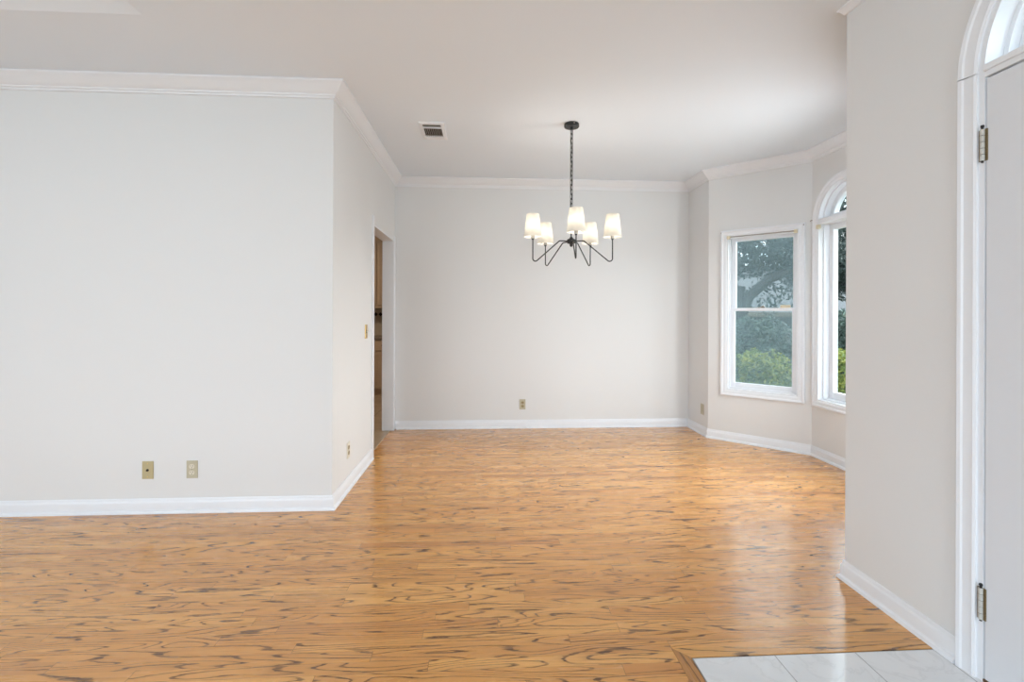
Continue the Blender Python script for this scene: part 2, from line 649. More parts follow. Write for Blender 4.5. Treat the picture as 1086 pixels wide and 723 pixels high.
# openings, in (distance along the wall, height)
WIN_L = (0.108, 0.738, 0.51, 2.05)              # bay_left window (s0, s1, z0, z1)
WIN_R = (Ln[3] - 0.738, Ln[3] - 0.108, 0.51, 2.05)
AC, AR, ASP, AB = Ln[4] / 2 - 0.001, 0.310, 2.09, 0.505   # arched window: centre, radius, spring, bottom
DC, DR, DSP = 1.13 + 3.2, 0.46, 2.112           # front door
L0 = Ln[0]
door_notch = [(0, 0), (DC - DR, 0)] + arch_pts(DC, DR, DSP)[::-1] + [(DC + DR, 0), (L0, 0), (L0, H), (0, H)]
wall(0, door_notch)
wall(1)
wall(2)


def rect(s0, s1, z0, z1):
    return [(s0, z0), (s1, z0), (s1, z1), (s0, z1)]


wall(3, holes=[rect(*WIN_R)])
arch_hole = [(AC - AR, AB), (AC + AR, AB)] + arch_pts(AC, AR, ASP)
wall(4, holes=[arch_hole])
wall(5, holes=[rect(*WIN_L)])
wall(6)
wall(7)
D0, D1, DH = 5.311 - 5.24, 5.311 - 4.296, 2.05
L8 = Ln[8]
wall(8, [(0, 0), (D0, 0), (D0, DH), (D1, DH), (D1, 0), (L8, 0), (L8, H), (0, H)])
wall(9)
RIDGE_Y, RIDGE_Z, VY, VX = -0.358, 3.45, 2.484, -1.70
L10 = Ln[10]
wall(10, [(0, 0), (L10, 0), (L10, H), (3.165 - RIDGE_Y, RIDGE_Z), (3.165 - VY, H), (0, H)], holes=[rect(4.4, 6.2, 0.35, 2.25)])
L11 = Ln[11]
wall(11, holes=[rect(0.7, 3.0, 0.35, 2.35), rect(4.23, 6.53, 0.35, 2.35)])

# ------------------------------------------------------------------ floors
bm = bmesh.new()
oak_out = [(1.73, -3.2), (1.73, -0.65), (0.712, -0.65), (0.712, 1.785), (1.73, 1.785)] + V[1:9] + \
          [(-0.98, 5.24), (-1.018, 5.24), (-1.018, 4.296), (-0.98, 4.296)] + V[9:]
slab(bm, [oak_out], -0.03, 0.0)
struct(link('floor', bm, M['oak']))
bm = bmesh.new()
box(bm, 0.768, 1.75, -0.60, 1.732, -0.03, 0.0)
struct(link('floor_foyer', bm, M['marble']))
# oak border boards round the foyer tile, mitred at the corner
bm = bmesh.new()
slab(bm, [[(0.7125, -0.65), (0.7645, -0.60), (0.7645, 1.7355), (0.7125, 1.7845)]], -0.03, 0.0015)
struct(link('trim_1', bm, M['oak_y']))
bm = bmesh.new()
slab(bm, [[(0.7135, 1.7850), (0.7655, 1.7360), (1.73, 1.7360), (1.73, 1.7850)]], -0.03, 0.0012)
struct(link('trim_2', bm, M['oak_x']))
# dark slab below everything (what shows in the gaps)
bm = bmesh.new()
box(bm, -5.2, 3.2, -3.4, 5.5, -0.20, -0.03)
struct(link('floor_slab', bm, M['dark']))

# ------------------------------------------------------------------ ceiling
bm = bmesh.new()
slab(bm, [[(VX, -3.36), (1.89, -3.36), (1.89, 2.1), (2.46, 2.1), (3.12, 3.3), (3.12, 4.3), (2.46, 5.44), (-5.16, 5.44), (-5.16, VY), (VX, VY)]], H, H + 0.12)
struct(link('ceiling', bm, M['ceiling']))
bm = bmesh.new()
t_ = 0.12
sl = [(VY, H), (RIDGE_Y, RIDGE_Z), (-3.2, H), (-3.36, H + t_ * 0.2), (RIDGE_Y, RIDGE_Z + t_), (VY, H + t_)]
prism(bm, [sl], lambda p: Vector((-5.0, p[0], p[1])), lambda p: Vector((VX, p[0], p[1])))
struct(link('ceiling_vault', bm, M['ceiling']))
bm = bmesh.new()
prism(bm, [[(VY - 0.03, H + 0.012), (RIDGE_Y, RIDGE_Z + t_), (-3.17, H + 0.012)]], lambda p: Vector((VX, p[0], p[1])), lambda p: Vector((VX + 0.1, p[0], p[1])))
struct(link('ceiling_gable', bm, M['ceiling']))

# ------------------------------------------------------------------ crown, baseboards
CROWN = [(0, H), (0.082, H), (0.082, H - 0.012), (0.074, H - 0.018), (0.064, H - 0.030), (0.046, H - 0.052), (0.030, H - 0.066),
         (0.022, H - 0.070), (0.020, H - 0.078), (0.012, H - 0.082), (0.010, H - 0.092), (0, H - 0.095)]
BASE = [(0, 0), (0.026, 0), (0.026, 0.006), (0.023, 0.014), (0.016, 0.019), (0.014, 0.021), (0.014, 0.062), (0.012, 0.070),
        (0.008, 0.076), (0.007, 0.084), (0.004, 0.090), (0, 0.090)]
COVE = [(0, H), (0.030, H), (0.030, H - 0.006), (0.020, H - 0.014), (0.012, H - 0.026), (0.008, H - 0.033), (0, H - 0.034)]
MT = miters(V, True)


def run(name, i, prof, s0=None, s1=None):
    """moulding along wall i; mitred at the room corners, square where s0/s1 cut it"""
    j = (i + 1) % NV
    bm = bmesh.new()
    rings = []
    for k, s, vi in ((0, s0, i), (1, s1, j)):
        rg = []
        for o, z in prof:
            if s is None:
                q = Vv[vi] + MT[vi] * o
            else:
                q = Vv[i] + Tn[i] * s + Nn[i] * o
            rg.append(bm.verts.new((q.x, q.y, z)))
        rings.append(rg)
    n = len(prof)
    for k in range(n):
        bm.faces.new((rings[0][k], rings[0][(k + 1) % n], rings[1][(k + 1) % n], rings[1][k]))
    bm.faces.new(rings[0])
    bm.faces.new(rings[1])
    return struct(link(name, bm, M['trim'], smooth=True))


for i in range(10):
    if i == 0:
        run('crown_right', 0, COVE)
    elif i == 1:
        run('crown_pier', 1, COVE)
    elif i == 9:
        run('crown_left', 9, CROWN)
    else:
        run('crown_' + SEG[i], i, CROWN)
run('baseboard_right', 0, BASE, DC + DR + 0.066, None)
run('baseboard_right', 0, BASE, 0.0, DC - DR - 0.066)
for i in (1, 2, 3, 4, 5, 6, 7, 9, 10, 11):
    run('baseboard_' + SEG[i], i, BASE)
run('baseboard_doorway', 8, BASE, D1 + 0.062, None)


# ------------------------------------------------------------------ wall-local frames
def frame_at(i, s=0.0, z=0.0):
    q = Vv[i] + Tn[i] * s
    return (q.x, q.y, z), math.atan2(Tn[i].y, Tn[i].x)


def T3(p, q):
    """(s, z) on the wall face + distance into the room -> wall-local x, y, z"""
    return Vector((p[0], q, p[1]))


# doorway casings and jamb (white painted wood, flat)
loc, rz = frame_at(8)
dw = struct(thing('door_2', None, None, loc, rz))
bm = bmesh.new()
box(bm, D1, D1 + 0.060, 0.0, 0.010, 0, 2.118, 0.002)
link('casing', bm, M['trim'], dw)
bm = bmesh.new()
box(bm, D0 - 0.050, D0, 0.0, 0.010, 0, 2.09, 0.002)
link('casing', bm, M['trim'], dw)
bm = bmesh.new()
box(bm, D0 - 0.001, D0 + 0.012, -0.118, 0.004, 0.004, DH)
box(bm, D1 - 0.012, D1 + 0.001, -0.118, 0.004, 0.004, DH)
box(bm, D0, D1, -0.118, 0.0, DH - 0.012, DH + 0.001)
link('jamb', bm, M['trim'], dw)
bm = bmesh.new()
box(bm, D0 + 0.012, D1 - 0.012, -0.042, -0.034, 0.0, 0.004, 0.001)
link('threshold_strip', bm, paint('pale_metal_strip', (0.60, 0.50, 0.38), 0.4), dw)

CASE = [(0, 0), (0, 0.010), (0.006, 0.014), (0.030, 0.016), (0.036, 0.022), (0.048, 0.024), (0.054, 0.020), (0.054, 0)]
CASE_N = [(-o, p) for o, p in CASE]


def rect_frame(bm, s0, s1, z0, z1, l, r_, b_, t, p0, p1, bev=0.003):
    box(bm, s0, s0 + l, p0, p1, z0, z1, bev)
    box(bm, s1 - r_, s1, p0, p1, z0, z1, bev)
    box(bm, s0 + l, s1 - r_, p0 + 0.001, p1 - 0.001, z0, z0 + b_, bev)
    box(bm, s0 + l, s1 - r_, p0 + 0.001, p1 - 0.001, z1 - t, z1, bev)


def screw_hook(parent, s, z):
    bm = bmesh.new()
    tube(bm, [(s, 0.02, z), (s, 0.036, z), (s, 0.042, z - 0.005), (s, 0.040, z - 0.012)], 0.003, 6)
    return link('curtain_hook', bm, M['nickel'], parent, True)


def double_hung(name, i, win, flip):
    s0, s1, z0, z1 = win
    loc, rz = frame_at(i)
    w = struct(thing(name, None, None, loc, rz))
    bm = bmesh.new()
    sweep(bm, rect(s0, s1, z0, z1), True, CASE_N, T3)
    link('casing', bm, M['trim'], w, True)
    bm = bmesh.new()
    sweep(bm, rect(s0, s1, z0, z1), True, [(-0.004, 0.008), (0.014, 0.008), (0.014, -0.16), (-0.004, -0.16)], T3)
    box(bm, s0 + 0.014, s0 + 0.026, -0.048, -0.032, z0, z1)
    box(bm, s1 - 0.026, s1 - 0.014, -0.048, -0.032, z0, z1)
    box(bm, s0 + 0.014, s1 - 0.014, -0.048, -0.032, z1 - 0.026, z1 - 0.014)
    box(bm, s0 + 0.014, s1 - 0.014, -0.16, -0.03, z0 + 0.010, z0 + 0.030)
    link('jamb', bm, M['trim'], w)
    a, b_ = s0 + 0.016, s1 - 0.016
    zm = 1.318
    bm = bmesh.new()
    rect_frame(bm, a, b_, z0 + 0.03, zm + 0.012, 0.046, 0.046, 0.045, 0.030, -0.085, -0.050)
    ls = link('lower_sash', bm, M['trim'], w)
    bm = bmesh.new()
    rect_frame(bm, a, b_, zm - 0.018, z1 - 0.016, 0.046, 0.046, 0.030, 0.036, -0.122, -0.088)
    us = link('upper_sash', bm, M['trim'], w)
    for sash, y, q0, q1 in ((ls, -0.068, z0 + 0.07, zm - 0.012), (us, -0.105, zm + 0.006, z1 - 0.046)):
        bm = bmesh.new()
        box(bm, a + 0.042, b_ - 0.042, y - 0.0015, y + 0.0015, q0, q1)
        link('glass_pane', bm, M['glass'], sash)
    bm = bmesh.new()
    box(bm, (a + b_) / 2 + 0.01 - 0.032, (a + b_) / 2 + 0.01 + 0.032, -0.082, -0.052, zm + 0.012, zm + 0.020, 0.003)
    tube(bm, [((a + b_) / 2 + 0.02, -0.067, zm + 0.02), ((a + b_) / 2 - 0.012, -0.06, zm + 0.030)], 0.006, 8)
    link('sash_lock', bm, M['nickel'], ls)
    bm = bmesh.new()
    e = a + 0.06 if flip else b_ - 0.14
    box(bm, e, e + 0.085, -0.078, -0.044, zm + 0.012, zm + 0.038, 0.004)
    link('sash_catch', bm, M['cream'], ls)
    bm = bmesh.new()
    rect_frame(bm, a, b_, z0 + 0.03, z1 - 0.016, 0.02, 0.02, 0.02, 0.02, -0.145, -0.130)
    sc = link('screen_frame', bm, M['trim'], w)
    bm = bmesh.new()
    box(bm, a + 0.018, b_ - 0.018, -0.1385, -0.1375, z0 + 0.048, z1 - 0.034)
    link('screen_mesh', bm, M['screen'], sc)
    for s in (s0 + 0.006, s1 - 0.036):
        bm = bmesh.new()
        box(bm, s, s + 0.030, 0.004, 0.030, z1 - 0.034, z1 - 0.004, 0.003)
        box(bm, s + 0.008, s + 0.022, 0.030, 0.034, z1 - 0.026, z1 - 0.012, 0.001)
        link('blind_bracket', bm, M['cream'], w)
    bm = bmesh.new()
    tube(bm, [(s0 + 0.03, 0.008, z1 - 0.012), (s1 - 0.03, 0.008, z1 - 0.012)], 0.004, 8)
    link('blind_rod', bm, M['nickel'], w, True)
    for s in (s0 - 0.045, s1 + 0.045):
        screw_hook(w, s, z1 + 0.036)
    return w


double_hung('window_1', 5, WIN_L, True)
double_hung('window_3', 3, WIN_R, False)

# arched window in the middle of the bay
loc, rz = frame_at(4)
w2 = struct(thing('window_2', None, None, loc, rz))
arch_path = [(AC - AR, AB), (AC + AR, AB)] + arch_pts(AC, AR, ASP)
bm = bmesh.new()
sweep(bm, arch_path, True, CASE_N, T3)
link('casing', bm, M['trim'], w2, True)
bm = bmesh.new()
sweep(bm, arch_path, True, [(-0.004, 0.008), (0.012, 0.008), (0.012, -0.16), (-0.004, -0.16)], T3)
link('jamb', bm, M['trim'], w2, True)
bm = bmesh.new()
sweep(bm, arch_path, True, [(0.011, -0.035), (0.026, -0.035), (0.026, -0.16), (0.011, -0.16)], T3)
link('stop', bm, M['trim'], w2, True)
bm = bmesh.new()
box(bm, AC - AR + 0.01, AC + AR - 0.01, -0.155, 0.012, ASP - 0.028, ASP + 0.020, 0.004)
link('transom_bar', bm, M['trim'], w2)
bm = bmesh.new()
rect_frame(bm, AC - AR + 0.026, AC + AR - 0.026, AB + 0.026, ASP - 0.028, 0.046, 0.046, 0.06, 0.05, -0.130, -0.085)
sa = link('lower_sash', bm, M['trim'], w2)
bm = bmesh.new()
box(bm, AC - AR + 0.068, AC + AR - 0.068, -0.110, -0.107, AB + 0.08, ASP - 0.07)
link('glass_pane', bm, M['glass'], sa)
bm = bmesh.new()
fp = [(AC - AR + 0.026, ASP + 0.02), (AC + AR - 0.026, ASP + 0.02)] + arch_pts(AC, AR - 0.026, ASP, 24, math.asin(0.02 / (AR - 0.026)) + 0.03, PI - math.asin(0.02 / (AR - 0.026)) - 0.03)
sweep(bm, fp, True, [(0, -0.085), (0.040, -0.085), (0.044, -0.095), (0.044, -0.130), (0, -0.130)], T3)
ua = link('fanlight_sash', bm, M['trim'], w2, True)
bm = bmesh.new()
prism(bm, [[(AC - AR + 0.065, ASP + 0.058)] + [(AC + AR - 0.065, ASP + 0.058)] + arch_pts(AC, AR - 0.065, ASP, 20, 0.26, PI - 0.26)],
      lambda p: T3(p, -0.107), lambda p: T3(p, -0.110))
link('glass_pane', bm, M['glass'], ua)
for s in (AC - AR + 0.004, AC + AR - 0.034):
    bm = bmesh.new()
    box(bm, s, s + 0.030, 0.0, 0.026, ASP - 0.066, ASP - 0.030, 0.003)
    box(bm, s + 0.008, s + 0.022, 0.026, 0.030, ASP - 0.056, ASP - 0.040, 0.001)
    link('blind_bracket', bm, M['cream'], w2)
for s in (AC - AR - 0.045, AC + AR + 0.045):
    screw_hook(w2, s, ASP + 0.020)

# ------------------------------------------------------------------ front door
loc, rz = frame_at(0)
fd = struct(thing('door_1', None, None, loc, rz))
CASE_D = [(0, 0), (0, -0.010), (0, 0.012), (-0.008, 0.016), (-0.014, 0.015), (-0.040, 0.018), (-0.046, 0.022), (-0.058, 0.024), (-0.065, 0.018), (-0.065, 0)]
CASE_D = [q for q in CASE_D if q != (0, -0.010)]
for s_, ang in ((0, 1),):
    # two uprights and the arch are separate pieces with a visible joint at the spring line
    bm = bmesh.new()
    sweep(bm, [(DC + DR, 0.0), (DC + DR, DSP - 0.001)], False, CASE_D, T3)
    link('casing', bm, M['trim'], fd, True)
    bm = bmesh.new()
    sweep(bm, [(DC - DR, DSP - 0.001), (DC - DR, 0.0)], False, CASE_D, T3)
    link('casing', bm, M['trim'], fd, True)
    bm = bmesh.new()
    sweep(bm, arch_pts(DC, DR, DSP + 0.001, 40), False, CASE_D, T3)
    link('arched_casing', bm, M['trim'], fd, True)
bm = bmesh.new()
full = [(DC + DR, 0.0)] + arch_pts(DC, DR, DSP, 40) + [(DC - DR, 0.0)]
sweep(bm, full, False, [(-0.002, 0.004), (0.019, 0.004), (0.019, -0.16), (-0.002, -0.16)], T3)
link('jamb', bm, M['trim'], fd, True)
DW = DR - 0.024
bm = bmesh.new()
box(bm, DC - DW, DC + DW, -0.042, 0.002, 0.012, 2.085, 0.002)
leaf = link('door_leaf', bm, M['door'], fd)
bm = bmesh.new()
box(bm, DC - DR + 0.019, DC + DR - 0.019, -0.15, 0.004, 2.092, 2.112, 0.002)
box(bm, DC - DR + 0.019, DC + DR - 0.019, -0.15, 0.012, 2.112, 2.134, 0.004)
link('transom_bar', bm, M['trim'], fd)
bm = bmesh.new()
box(bm, DC - DR + 0.019, DC + DR - 0.019, -0.14, 0.004, 0.0, 0.010, 0.002)
link('threshold', bm, paint('dark_oak_threshold', (0.12, 0.06, 0.03), 0.5), fd)
r1 = DR - 0.019
a_ = math.asin(0.024 / r1) + 0.02
bm = bmesh.new()
sweep(bm, arch_pts(DC, r1, DSP, 40, a_, PI - a_), False, [(0, -0.060), (0.016, -0.060), (0.016, -0.15), (0, -0.15)], T3)
link('fanlight_stop', bm, M['trim'], fd, True)
r2 = r1 - 0.014
bm = bmesh.new()
sweep(bm, [(DC - r2, DSP + 0.024), (DC + r2, DSP + 0.024)] + arch_pts(DC, r2, DSP, 40, a_, PI - a_), True,
      [(0, -0.095), (0.036, -0.095), (0.042, -0.105), (0.042, -0.145), (0, -0.145)], T3)
fan = link('fanlight_sash', bm, M['trim'], fd, True)
r3 = r2 - 0.038
bm = bmesh.new()
prism(bm, [arch_pts(DC, r3, DSP, 30, 0.16, PI - 0.16)], lambda p: T3(p, -0.119), lambda p: T3(p, -0.123))
link('glass_pane', bm, M['glass'], fan)
bm = bmesh.new()
tube(bm, [T3(p, -0.119) for p in arch_pts(DC, r3 - 0.045, DSP, 30, 0.2, PI - 0.2)], 0.004, 6)
tube(bm, [T3(p, -0.119) for p in arch_pts(DC, 0.13, DSP, 20, 0.52, PI - 0.52)], 0.004, 6)
for a in (PI * 0.25, PI * 0.5, PI * 0.75):
    tube(bm, [T3((DC + q * math.cos(a), DSP + q * math.sin(a)), -0.119) for q in (0.13, r3 - 0.045)], 0.004, 6)
link('lead_came', bm, M['vane'], fan, True)


def hinge(z):
    h = bpy.data.objects.new('hinge', None)
    C.objects.link(h)
    h.parent = fd
    x = DC + DW + 0.008
    zz = [z - 0.055, z - 0.033, z - 0.011, z + 0.011, z + 0.033, z + 0.055]
    for k in range(5):
        bm = bmesh.new()
        lathe(bm, [(0.0, zz[k] + 0.001), (0.0068, zz[k] + 0.001), (0.0068, zz[k + 1] - 0.001), (0.0, zz[k + 1] - 0.001)], 14, x, 0.008, False)
        link('knuckle', bm, M['hinge_paint'], h, True)
    bm = bmesh.new()
    lathe(bm, [(0.0, zz[0] - 0.007), (0.004, zz[0] - 0.005), (0.004, zz[5] + 0.006), (0.006, zz[5] + 0.008), (0.005, zz[5] + 0.014), (0.0, zz[5] + 0.016)], 12, x, 0.008, False)
    link('pin', bm, M['black'], h, True)
    bm = bmesh.new()
    box(bm, x + 0.003, x + 0.013, 0.0035, 0.0075, z - 0.055, z + 0.055, 0.001)
    link('leaf_plate', bm, M['hinge'], h)
    bm = bmesh.new()
    box(bm, x - 0.014, x - 0.003, 0.0015, 0.0055, z - 0.055, z + 0.055, 0.001)
    link('leaf_plate', bm, M['hinge'], h)


hinge(1.857)
hinge(0.268)

# ------------------------------------------------------------------ chandelier
CX, CY = 0.668, 3.70
ch = thing('chandelier', 'black five-arm chandelier with white tapered shades hanging by a chain from the ceiling', 'chandelier', (CX, CY, 1.62))
Z0 = 1.62
bm = bmesh.new()
lathe(bm, [(0.0, H - Z0), (0.055, H - Z0), (0.058, H - Z0 - 0.004), (0.058, H - Z0 - 0.024), (0.055, H - Z0 - 0.028), (0.012, H - Z0 - 0.030), (0.010, H - Z0 - 0.045), (0, H - Z0 - 0.047)], 40, cap=False)
cnp = link('canopy', bm, M['black'], ch, True)
bm = bmesh.new()
lathe(bm, [(0.0, 0.0), (0.005, 0.0), (0.006, 0.003), (0.004, 0.006), (0, 0.007)], 12, cap=False)
k_ = link('screw', bm, M['nickel'], cnp, True)
k_.location = (0.010, -0.0575, H - Z0 - 0.014)
k_.rotation_euler = (R(90), 0, 0)
# chain
bm = bmesh.new()
z_top, z_bot = H - Z0 - 0.042, 2.085 - Z0
nl = 17
pitch = (z_top - z_bot) / nl
for k in range(nl):
    zc = z_top - (k + 0.5) * pitch
    hl, hw = pitch * 0.5 + 0.0050, 0.0105
    pts = []
    for j in range(20):
        a = 2 * PI * j / 20
        xx = hw * math.cos(a)
        zq = (hl - hw) * (1 if math.sin(a) >= 0 else -1) + hw * math.sin(a)
        o = R(35) + (PI / 2 if k % 2 else 0)
        pts.append((xx * math.cos(o), xx * math.sin(o), zc + zq))
    tube(bm, pts, 0.0028, 6, True)
cn = link('chain', bm, M['black'], ch, True)
bm = bmesh.new()
tube(bm, [(0.003 * math.sin(q * 1.3), 0.003 * math.cos(q * 1.7), z_top + (z_bot - z_top) * q / 24) for q in range(25)], 0.0022, 6)
link('cord', bm, M['black'], ch, True)
HZ = 1.828 - Z0
bm = bmesh.new()
lathe(bm, [(0, z_bot + 0.006), (0.006, z_bot + 0.004), (0.007, z_bot - 0.006), (0.0055, z_bot - 0.010), (0.0055, HZ + 0.035), (0.012, HZ + 0.030), (0.012, HZ + 0.022)], 16, cap=False)
link('stem', bm, M['black'], ch, True)
bm = bmesh.new()
lathe(bm, [(0, HZ + 0.026), (0.014, HZ + 0.026), (0.018, HZ + 0.020), (0.030, HZ + 0.016), (0.034, HZ + 0.010), (0.034, HZ - 0.010), (0.030, HZ - 0.016),
           (0.016, HZ - 0.020), (0.012, HZ - 0.026), (0.012, HZ - 0.034), (0.006, HZ - 0.042), (0, HZ - 0.044)], 28, cap=False)
hub = link('hub', bm, M['black'], ch, True)
AR_ = 0.316


def fillet(pts, rads, n=8):
    out = [Vector(pts[0])]
    for i in range(1, len(pts) - 1):
        p, a, b_ = Vector(pts[i]), Vector(pts[i - 1]), Vector(pts[i + 1])
        r = rads[i - 1]
        u, v = (a - p).normalized(), (b_ - p).normalized()
        ang = u.angle(v)
        d = r / math.tan(ang / 2)
        s, e = p + u * d, p + v * d
        c = p + (u + v).normalized() * (r / math.sin(ang / 2))
        for k in range(n + 1):
            q = s.lerp(e, k / n) - c
            out.append(c + q.normalized() * r)
    out.append(Vector(pts[-1]))
    return out


SB = 1.846 - Z0                      # shade bottom
for k in range(5):
    a = R(-94 + 72 * k)
    ca, sa_ = math.cos(a), math.sin(a)
    prof = fillet([(0.026, HZ), (0.098, HZ), (AR_ - 0.026, 1.655 - Z0 - 0.006), (AR_, 1.655 - Z0 - 0.006), (AR_, SB + 0.012)][:2] +
                  [(AR_, 1.652 - Z0 - 0.012), (AR_, SB - 0.012)], [0.025, 0.020], 8)
    bm = bmesh.new()
    tube(bm, [(q.x * ca, q.x * sa_, q.y) for q in prof], 0.0046, 10)
    lathe(bm, [(0.0046, SB - 0.022), (0.010, SB - 0.020), (0.010, SB - 0.014), (0.0046, SB - 0.012)], 16, AR_ * ca, AR_ * sa_, False)
    arm = link('arm', bm, M['black'], ch, True)
    bm = bmesh.new()
    lathe(bm, [(0, SB - 0.012), (0.0125, SB - 0.012), (0.0135, SB - 0.008), (0.0135, SB + 0.050), (0, SB + 0.052)], 20, AR_ * ca, AR_ * sa_, False)
    link('socket', bm, M['nickel'], arm, True)
    bm = bmesh.new()
    lathe(bm, [(0, SB + 0.052), (0.009, SB + 0.053), (0.012, SB + 0.064), (0.018, SB + 0.080), (0.020, SB + 0.094), (0.016, SB + 0.108), (0.008, SB + 0.116), (0, SB + 0.118)], 20, AR_ * ca, AR_ * sa_, False)
    link('bulb', bm, M['bulb'], arm, True)
    bm = bmesh.new()
    rb, rt, hh = 0.068, 0.0475, 0.172
    prof2 = [(rb, SB), (rt, SB + hh), (rt - 0.0015, SB + hh), (rb - 0.0015, SB), (rb, SB)]
    lathe(bm, prof2, 40, AR_ * ca, AR_ * sa_, False)
    sh = link('lamp_shade', bm, M['shade'], ch, True)
    bm = bmesh.new()
    for q in range(3):
        b_ = a + q * 2 * PI / 3
        tube(bm, [(AR_ * ca + 0.013 * math.cos(b_), AR_ * sa_ + 0.013 * math.sin(b_), SB + 0.020),
                  (AR_ * ca + 0.064 * math.cos(b_), AR_ * sa_ + 0.064 * math.sin(b_), SB + 0.008)], 0.0014, 6)
    link('shade_ring', bm, M['nickel'], sh, True)

# ------------------------------------------------------------------ ceiling vent
vt = thing('ceiling_vent', 'small rectangular white metal air vent with dark louvers in the ceiling', 'vent', (-0.42, 3.915, H))
x0, x1, y0, y1 = -0.098, 0.098, -0.200, 0.200
bm = bmesh.new()
xi0, xi1, yi0, yi1 = -0.070, 0.072, -0.155, 0.155
sweep(bm, [(xi0, yi0), (xi1, yi0), (xi1, yi1), (xi0, yi1)], True, [(0.0, 0.0), (0.0, -0.012), (-0.004, -0.014), (-0.024, -0.008), (-0.028, -0.002), (-0.028, 0.0)],
      lambda p, q: Vector((p[0], p[1], q)))
link('frame', bm, M['trim'], vt)
bm = bmesh.new()
box(bm, xi0, xi1, yi0, yi1, -0.0015, -0.0005)
link('duct_opening', bm, M['duct'], vt)
bm = bmesh.new()
box(bm, xi0, xi1, -0.096, -0.082, -0.014, -0.002)
link('divider', bm, M['trim'], vt)
bm = bmesh.new()
box(bm, xi0, xi1, 0.094, 0.106, -0.014, -0.002)
link('divider', bm, M['trim'], vt)


def blade(bm, p, q, w, lean):
    """thin slanted strip between two points below the ceiling"""
    p, q = Vector(p), Vector(q)
    d = (q - p).normalized()
    n = Vector((-d.y, d.x, 0))
    t = 0.0009
    vs = []
    for e in (p, q):
        for a, b_ in ((-t, -0.002), (t, -0.002), (t + lean, -0.002 - w), (-t + lean, -0.002 - w)):
            vs.append(bm.verts.new(e + n * a + Vector((0, 0, b_))))
    for f in ((0, 1, 2, 3), (7, 6, 5, 4), (0, 4, 5, 1), (1, 5, 6, 2), (2, 6, 7, 3), (3, 7, 4, 0)):
        bm.faces.new([vs[k] for k in f])


for k in range(3):
    bm = bmesh.new()
    yb = yi0 + 0.012 + 0.017 * k
    blade(bm, (xi0, yb, 0), (xi1, yb, 0), 0.010, -0.008)
    link('louver', bm, M['vane'], vt)
for k in range(9):
    bm = bmesh.new()
    xb = xi0 + 0.010 + 0.0152 * k
    blade(bm, (xb, -0.082, 0), (xb, 0.094, 0), 0.010, -0.005)
    link('louver', bm, M['vane'], vt)
for k in range(3):
    bm = bmesh.new()
    yb = 0.112 + 0.013 * k
    blade(bm, (xi0, yb, 0), (xi1, yb, 0), 0.010, 0.016)
    link('louver', bm, M['trim'], vt)

# ------------------------------------------------------------------ wall plates


def outlet(label, i, s, z, plate, face, group=None):
    loc, rz = frame_at(i, s, z)
    t = thing('electrical_outlet', label, 'outlet', loc, rz, group)
    bm = bmesh.new()
    box(bm, -0.034, 0.034, 0.0, 0.006, -0.056, 0.056, 0.0025)
    link('cover_plate', bm, plate, t)
    for dz in (-0.0195, 0.0195):
        bm = bmesh.new()
        pts = []
        for k in range(24):
            a = 2 * PI * k / 24
            pts.append((0.0165 * math.cos(a), max(-0.0135, min(0.0135, 0.0165 * math.sin(a))) + dz))
        prism(bm, [pts], lambda p: Vector((p[0], 0.0085, p[1])), lambda p: Vector((p[0], 0.004, p[1])))
        rc = link('receptacle', bm, face, t)
        for q0, q1, r0, r1_ in ((-0.0075, -0.0052, 0.0, 0.008), (0.0052, 0.0075, 0.001, 0.0075), (-0.002, 0.002, -0.0095, -0.0055)):
            bm = bmesh.new()
            box(bm, q0, q1, 0.008, 0.0089, dz + r0, dz + r1_)
            link('slot', bm, M['dark'], rc)
    bm = bmesh.new()
    lathe(bm, [(0, 0), (0.003, 0), (0.003, 0.0012), (0, 0.0016)], 10, cap=False)
    o = link('screw', bm, M['nickel'], t, True)
    o.location = (0, 0.006, 0)
    o.rotation_euler = (R(-90), 0, 0)
    return t


outlet('beige outlet low on the grey left wall, right of the tan cable plate', 9, -0.98 + 1.850, 0.271, M['plate_beige'], M['recept'])
outlet('small tan outlet low in the middle of the back wall under the chandelier', 7, 2.298 - 0.421, 0.262, M['plate_beige'], M['recept_tan'])
outlet('plain beige outlet on the narrow wall strip beside the bay window', 6, 4.955 - 4.828, 0.266, M['plate_beige'], M['plate_beige'])
outlet('ivory outlet with brown sockets low on the side wall before the doorway', 8, 5.311 - 3.525, 0.280, M['plate_white'], M['recept_tan'])
# cable plate
loc, rz = frame_at(9, -0.98 + 2.120, 0.270)
t = thing('cable_wall_plate', 'tan cable wall plate with one dark centre jack, low on the left wall', 'wall plate', loc, rz)
bm = bmesh.new()
box(bm, -0.034, 0.034, 0.0, 0.006, -0.056, 0.056, 0.0025)
link('cover_plate', bm, M['plate_tan'], t)
bm = bmesh.new()
lathe(bm, [(0.0085, 0.0), (0.0085, 0.003), (0.006, 0.003), (0.006, 0.009), (0.004, 0.009), (0.004, 0.004), (0, 0.004)], 6, cap=False)
o = link('cable_jack', bm, M['dark'], t)
o.location = (0, 0.005, 0)
o.rotation_euler = (R(-90), 0, 0)
for dz in (-0.041, 0.041):
    bm = bmesh.new()
    lathe(bm, [(0, 0), (0.0032, 0), (0.0032, 0.0012), (0, 0.0016)], 10, cap=False)
    o = link('screw', bm, M['brass'], t, True)
    o.location = (0, 0.006, dz)
    o.rotation_euler = (R(-90), 0, 0)
